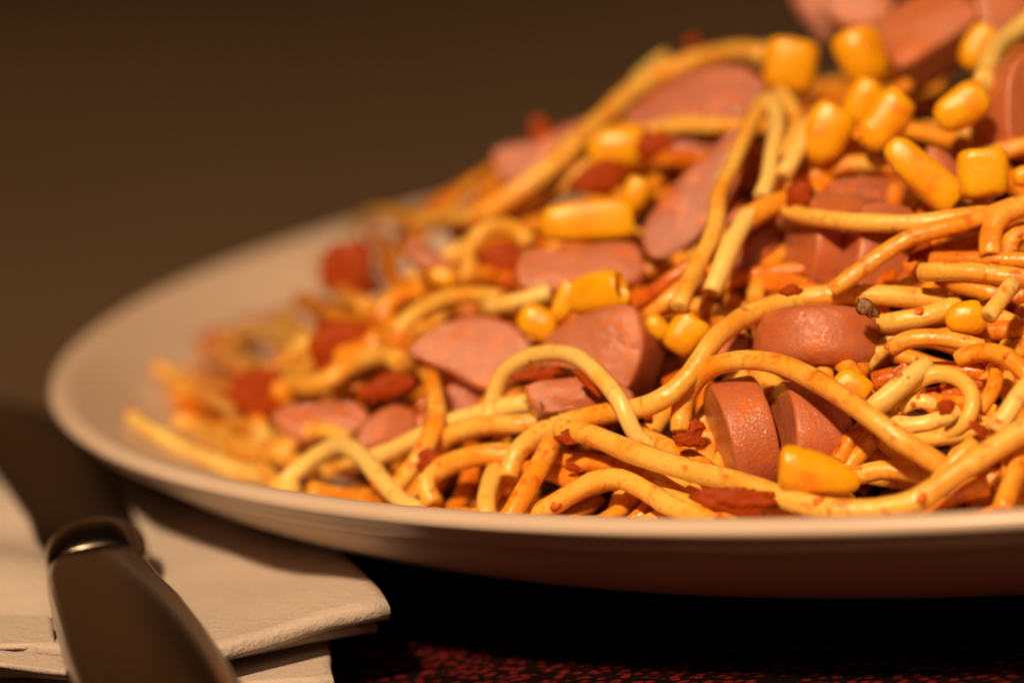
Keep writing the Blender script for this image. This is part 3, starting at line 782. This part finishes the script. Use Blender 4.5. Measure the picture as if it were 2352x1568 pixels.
# ------------------------------------------------------------------ sausage slices
slab('blurry-edged pointed sausage slice left of the bridge-like arch', [(935,803),(985,757),(1050,728),(1110,722),(1175,742),(1218,785),(1222,830),(1185,872),(1118,893),(1040,858),(975,828)], (-.1,.35,.93), .45, .6)
slab('large sausage slice behind the arch, its speckled face tilted left', [(1235,800),(1290,745),(1370,708),(1435,697),(1466,722),(1476,790),(1462,850),(1430,905),(1370,930),(1290,900),(1240,860)], (-.45,.2,.87), .6, .5)
slab('sausage piece low under the arch with a bright lower face', [(1207,885),(1280,868),(1360,860),(1430,880),(1460,920),(1380,938),(1300,945),(1235,945)], (0,.25,.97), .4, .7)
disc('big rounded sausage slice with shaded underside, dark bit on its top right', 1888, 735, (.04,.965,-.25), 322, .56, -.1, bevel=.11, bulge=.02)
disc('thin upright sausage slice standing on edge, left of a pair', 1652, 1020, (-.965,-.20,.13), 285, .44, -.1)
disc('wider upright sausage slice behind the big corn kernel, right of a pair', 1790, 1012, (-.97,.02,.2), 275, .54, -.15)
disc('tall shiny sausage slice behind the nearly level strand', 1822, 568, (-.95,.06,.3), 270, .64, -.1)
slab('shaded sausage slice leaning right behind the climbing strand', [(1985,470),(2060,468),(2110,500),(2108,600),(2095,665),(2000,700),(1950,690),(1975,580)], (.3,.1,.95), .5, .1)
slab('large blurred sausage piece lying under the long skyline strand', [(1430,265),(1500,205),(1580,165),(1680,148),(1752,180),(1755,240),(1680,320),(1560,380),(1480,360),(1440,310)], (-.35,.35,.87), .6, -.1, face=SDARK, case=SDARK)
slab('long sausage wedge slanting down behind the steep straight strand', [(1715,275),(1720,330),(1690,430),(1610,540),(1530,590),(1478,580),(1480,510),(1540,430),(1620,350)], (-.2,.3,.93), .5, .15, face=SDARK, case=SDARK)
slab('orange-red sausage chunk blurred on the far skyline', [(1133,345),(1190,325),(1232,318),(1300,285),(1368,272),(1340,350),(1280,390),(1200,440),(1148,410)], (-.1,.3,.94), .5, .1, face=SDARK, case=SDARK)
slab('sausage slice lying level below the level corn kernel', [(1195,580),(1280,568),(1380,556),(1455,555),(1478,590),(1470,640),(1380,660),(1280,665),(1195,655)], (0,.5,.86), .5, .5)
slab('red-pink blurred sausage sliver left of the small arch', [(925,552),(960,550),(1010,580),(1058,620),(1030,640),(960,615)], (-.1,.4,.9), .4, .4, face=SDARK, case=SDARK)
slab('blurred pink sausage slice in the left tangle, upper one', [(625,955),(660,930),(740,920),(820,925),(850,960),(790,1000),(680,1008)], (-.1,.5,.86), .35, .45)
slab('blurred pink sausage slice in the left tangle, lower right one', [(820,1000),(850,955),(905,925),(955,945),(950,995),(890,1025),(830,1022)], (.2,.4,.9), .4, .4)
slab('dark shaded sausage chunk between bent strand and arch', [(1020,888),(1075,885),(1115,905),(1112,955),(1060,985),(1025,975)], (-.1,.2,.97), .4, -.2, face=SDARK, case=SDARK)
slab('small pink sausage bit left of the big rounded slice', [(1640,800),(1685,765),(1718,770),(1720,825),(1660,835)], (-.1,.3,.95), .4, .1)
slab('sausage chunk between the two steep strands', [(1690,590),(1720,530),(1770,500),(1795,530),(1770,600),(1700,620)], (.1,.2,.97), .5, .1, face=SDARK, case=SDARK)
slab('pink sausage slice cut by the top picture edge, next to the oval kernel', [(1885,-20),(1950,-60),(2040,-50),(2055,0),(2030,45),(1975,60),(1915,45)], (-.1,.3,.94), .5, .6)
slab('big tilted sausage slice at the top with dark underside', [(2008,60),(2060,10),(2130,-20),(2210,-15),(2245,20),(2215,62),(2130,115),(2065,152),(2035,115)], (-.35,.55,.76), .55, .9)
slab('pink sausage slice in the top right behind the tilted slice', [(2245,-30),(2330,-40),(2370,0),(2350,60),(2290,80),(2250,50)], (.1,.3,.94), .5, .4)
slab('sausage slice cut by the right picture edge, reddish rim', [(2312,250),(2318,180),(2350,125),(2420,110),(2450,240),(2420,370),(2350,365),(2320,320)], (.5,.1,.85), .6, .35)
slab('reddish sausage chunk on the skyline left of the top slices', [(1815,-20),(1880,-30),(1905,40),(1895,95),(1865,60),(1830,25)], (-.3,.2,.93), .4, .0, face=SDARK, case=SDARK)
slab('pink sausage bit showing between two lower right kernels', [(2130,330),(2180,350),(2210,400),(2180,420),(2140,390)], (.1,.3,.94), .35, .3)
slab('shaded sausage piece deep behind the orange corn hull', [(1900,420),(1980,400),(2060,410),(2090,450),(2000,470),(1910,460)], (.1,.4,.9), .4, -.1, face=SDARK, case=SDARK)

# ------------------------------------------------------------------ corn kernels
kernel('square yellow corn kernel on the skyline at the end of the slope strand', 1815, 150, 118, 120, 80, .7, box=3.6, taper=.12)
kernel('oval shiny corn kernel left of the big tilted slice', 1980, 128, 140, 118, 110, 1.0, box=2.4, taper=.2)
kernel('orange corn hull turned sideways right of the flat spaghetti end', 1900, 303, 140, 110, 65, .8, box=2.8, taper=.3, dimple=.3)
kernel('bright elongated corn kernel tilted up to the right', 2036, 275, 150, 92, 52, .95, box=2.8, taper=.15)
kernel('darker corn kernel half hidden behind the bright elongated one', 1985, 232, 110, 85, 60, .5, box=2.6)
kernel('longest corn kernel slanting down right towards the coil', 2122, 402, 215, 84, -42, .8, box=3.2, taper=.1)
kernel('cube-like corn kernel right of the longest one', 2258, 396, 112, 108, 95, .8, box=4.0, taper=.1)
kernel('corn kernel with a brown tip below the pale climbing strand', 2212, 245, 132, 88, 32, .95, box=3.0, taper=.15, dimple=.35)
kernel('shaded corn kernel behind the pale climbing strand', 2252, 110, 110, 80, 60, .4, box=2.8)
kernel('blurred corn kernel framed by the slope strand', 1425, 338, 145, 95, 8, .6, box=2.8)
kernel('long level corn kernel, blurred, above the level sausage slice', 1355, 508, 200, 88, 4, .8, box=4.0, taper=.08)
kernel('hollow corn hull with an open cup facing up', 1372, 672, 165, 92, 12, .75, box=3.0, dimple=.55, tilt=.6)
kernel('side lobe kernel leaning on the hollow hull', 1298, 690, 95, 50, 70, .85, box=2.8)
kernel('small corn kernel between the two left sausage slices', 1236, 742, 92, 74, -30, .5, box=3.0)
kernel('corn kernel right of the speckled slice, edge catching light', 1578, 765, 100, 88, 50, .55, box=3.0)
kernel('tiny sliver of corn above the speckled slice edge', 1512, 752, 60, 44, -50, .3, box=2.8)
kernel('largest front corn kernel resting against the upright slices', 1874, 1088, 196, 122, 168, .85, box=2.5, taper=.48, depth=105)
kernel('corn kernel peeking from under the big rounded slice', 1958, 888, 84, 72, -35, .35, box=3.2)
kernel('round corn kernel under the short spaghetti end on the right', 2220, 728, 95, 80, 10, .5, box=2.4)
kernel('blurred corn kernel behind the left sausage slice', 1032, 642, 90, 50, -20, .3, box=2.6)
kernel('sliver of corn at the right picture edge above the thick coil', 2358, 405, 60, 50, 10, .6, box=2.8)
kernel('blurred corn kernel beside the level one, under the red flake', 1462, 440, 80, 60, 70, .4, box=2.6)

# ------------------------------------------------------------------ tomato and herb bits
G = 'dark red tomato flakes in the pasta'
def tom(label, *a, **k): return blob('tomato_flake', label, 'tomato flake', G, *a, **k)
tom('big dark red tomato flake on the front rim strands', 1698, 1149, 175, 62, -3, 1.0, flat=.3)
tom('blurred dark red tomato flake below the framed corn kernel', 1380, 408, 115, 66, 5, .8)
tom('blurred tomato flake standing near the far rim', 805, 628, 110, 135, 15, .7)
tom('blurred tomato flake in the lower left tangle', 612, 903, 175, 100, -8, .8)
tom('blurred tomato flake in the middle of the left tangle', 775, 800, 130, 110, 10, .85)
tom('pointed tomato flake at the left end of the tangle', 505, 778, 80, 45, 15, .7)
tom('tomato flake lying on top of the left tangle', 600, 745, 100, 38, 5, .7)
tom('orange-red tomato flake above the pink slices at left', 890, 888, 110, 55, 8, .65)
tom('small red tomato shred on the strand left of the upright slices', 1580, 1010, 66, 28, -8, .8)
tom('dark red tomato shred under the pale bridge arch', 1238, 860, 95, 30, 5, .95)
tom('tomato shred clinging inside the right side of the arch', 1355, 880, 70, 26, -45, 1.0)
tom('orange tomato smear where the strands cross', 1330, 1003, 80, 36, 0, .75)
tom('sauce clump beside the crossing strands at left', 985, 1063, 55, 48, 20, .75)
tom('orange sauce clump at the knuckle of strands', 1838, 447, 60, 55, 20, .9)
tom('small red bit at the top of the big rounded slice', 1815, 668, 44, 22, 10, .8)
tom('tomato shred inside the right-hand loop', 2172, 935, 38, 32, 30, .95)
tom('red crumb on the crossing below the loop', 2250, 985, 46, 24, -30, .85)
tom('reddish chunk of sauce sitting on the far skyline', 1240, 300, 44, 60, 10, .3)
tom('blurred red clump where long wedge and corn meet', 1505, 330, 70, 60, 0, .4)
tom('dark red clump under the hollow hull', 1150, 600, 90, 80, 0, .2)
tom('sauce crumb on the hook-shaped strand skyline', 1590, 100, 34, 30, 10, .4)
CLUMP_LABELS = {
    2: 'small orange-red sauce clump just below the tomato smear at the crossing',
    13: 'small orange-red sauce clump just above the red shred left of upright slices',
    14: 'small orange-red sauce clump just right of the nearly level strand',
    22: 'small orange-red sauce clump just right of the kernel peeking under the rounded slice',
}
rc = random.Random(8)
nclump = 0
for k in range(34):
    px, py = rc.uniform(620, 2330), rc.uniform(560, 1130)
    if py < 900 - (px - 620) * .35: continue
    nclump += 1
    blob('sauce_clump', CLUMP_LABELS.get(nclump - 1, 'small orange-red clump of sauce caught deep between strands'), 'sauce clump', 'small sauce clumps between the strands', px, py, rc.uniform(22, 60), rc.uniform(14, 34), rc.uniform(-40, 40), rc.uniform(.05, .35), TOM if rc.random() < .4 else CLUMP, flat=.35)
blob('herb_bit', 'brown-green herb bit on the top right of the big rounded slice', 'herb bit', None, 1992, 708, 50, 36, -40, .75, HERB, flat=.3)
blob('herb_bit', 'tiny dark herb speck at the foot of the low sausage piece', 'herb bit', None, 1245, 933, 10, 18, 20, 1.1, HERB)
# ================================================================== sauce flecks stuck to the strands
V = []; Fc = []
rf = random.Random(3)
for q, rad in FLECK_SPOTS:
    for _ in range(rf.choice((1, 1, 2))):
        d = Vector((rf.uniform(-1, 1), rf.uniform(-1, 1), rf.uniform(-1, 1))).normalized()
        if d.dot(CF) > .3: d = -d
        d = (d - CF * .3).normalized()
        c = q + d * rad * .93; sz = rf.uniform(.012, .04) if rf.random() < .8 else rf.uniform(.04, .08); t1 = d.orthogonal().normalized(); t2 = d.cross(t1)
        b = len(V)
        for z_, s_ in ((0, 1), (.45, .8)):
            for k in range(7):
                a = 2 * PI * k / 7; rr = sz * s_ * rf.uniform(.6, 1.3)
                V.append(c + t1 * (rr * math.cos(a)) + t2 * (rr * math.sin(a) * .7) + d * (z_ * sz * .8))
        V.append(c + d * sz * .5)
        for k in range(7):
            Fc.append((b + k, b + (k + 1) % 7, b + 7 + (k + 1) % 7, b + 7 + k)); Fc.append((b + 7 + k, b + 7 + (k + 1) % 7, b + 14))
tag(link('sauce_flecks', V, Fc, FLECK), 'tiny orange-red flecks of tomato sauce stuck to the spaghetti', 'sauce', kind='stuff')
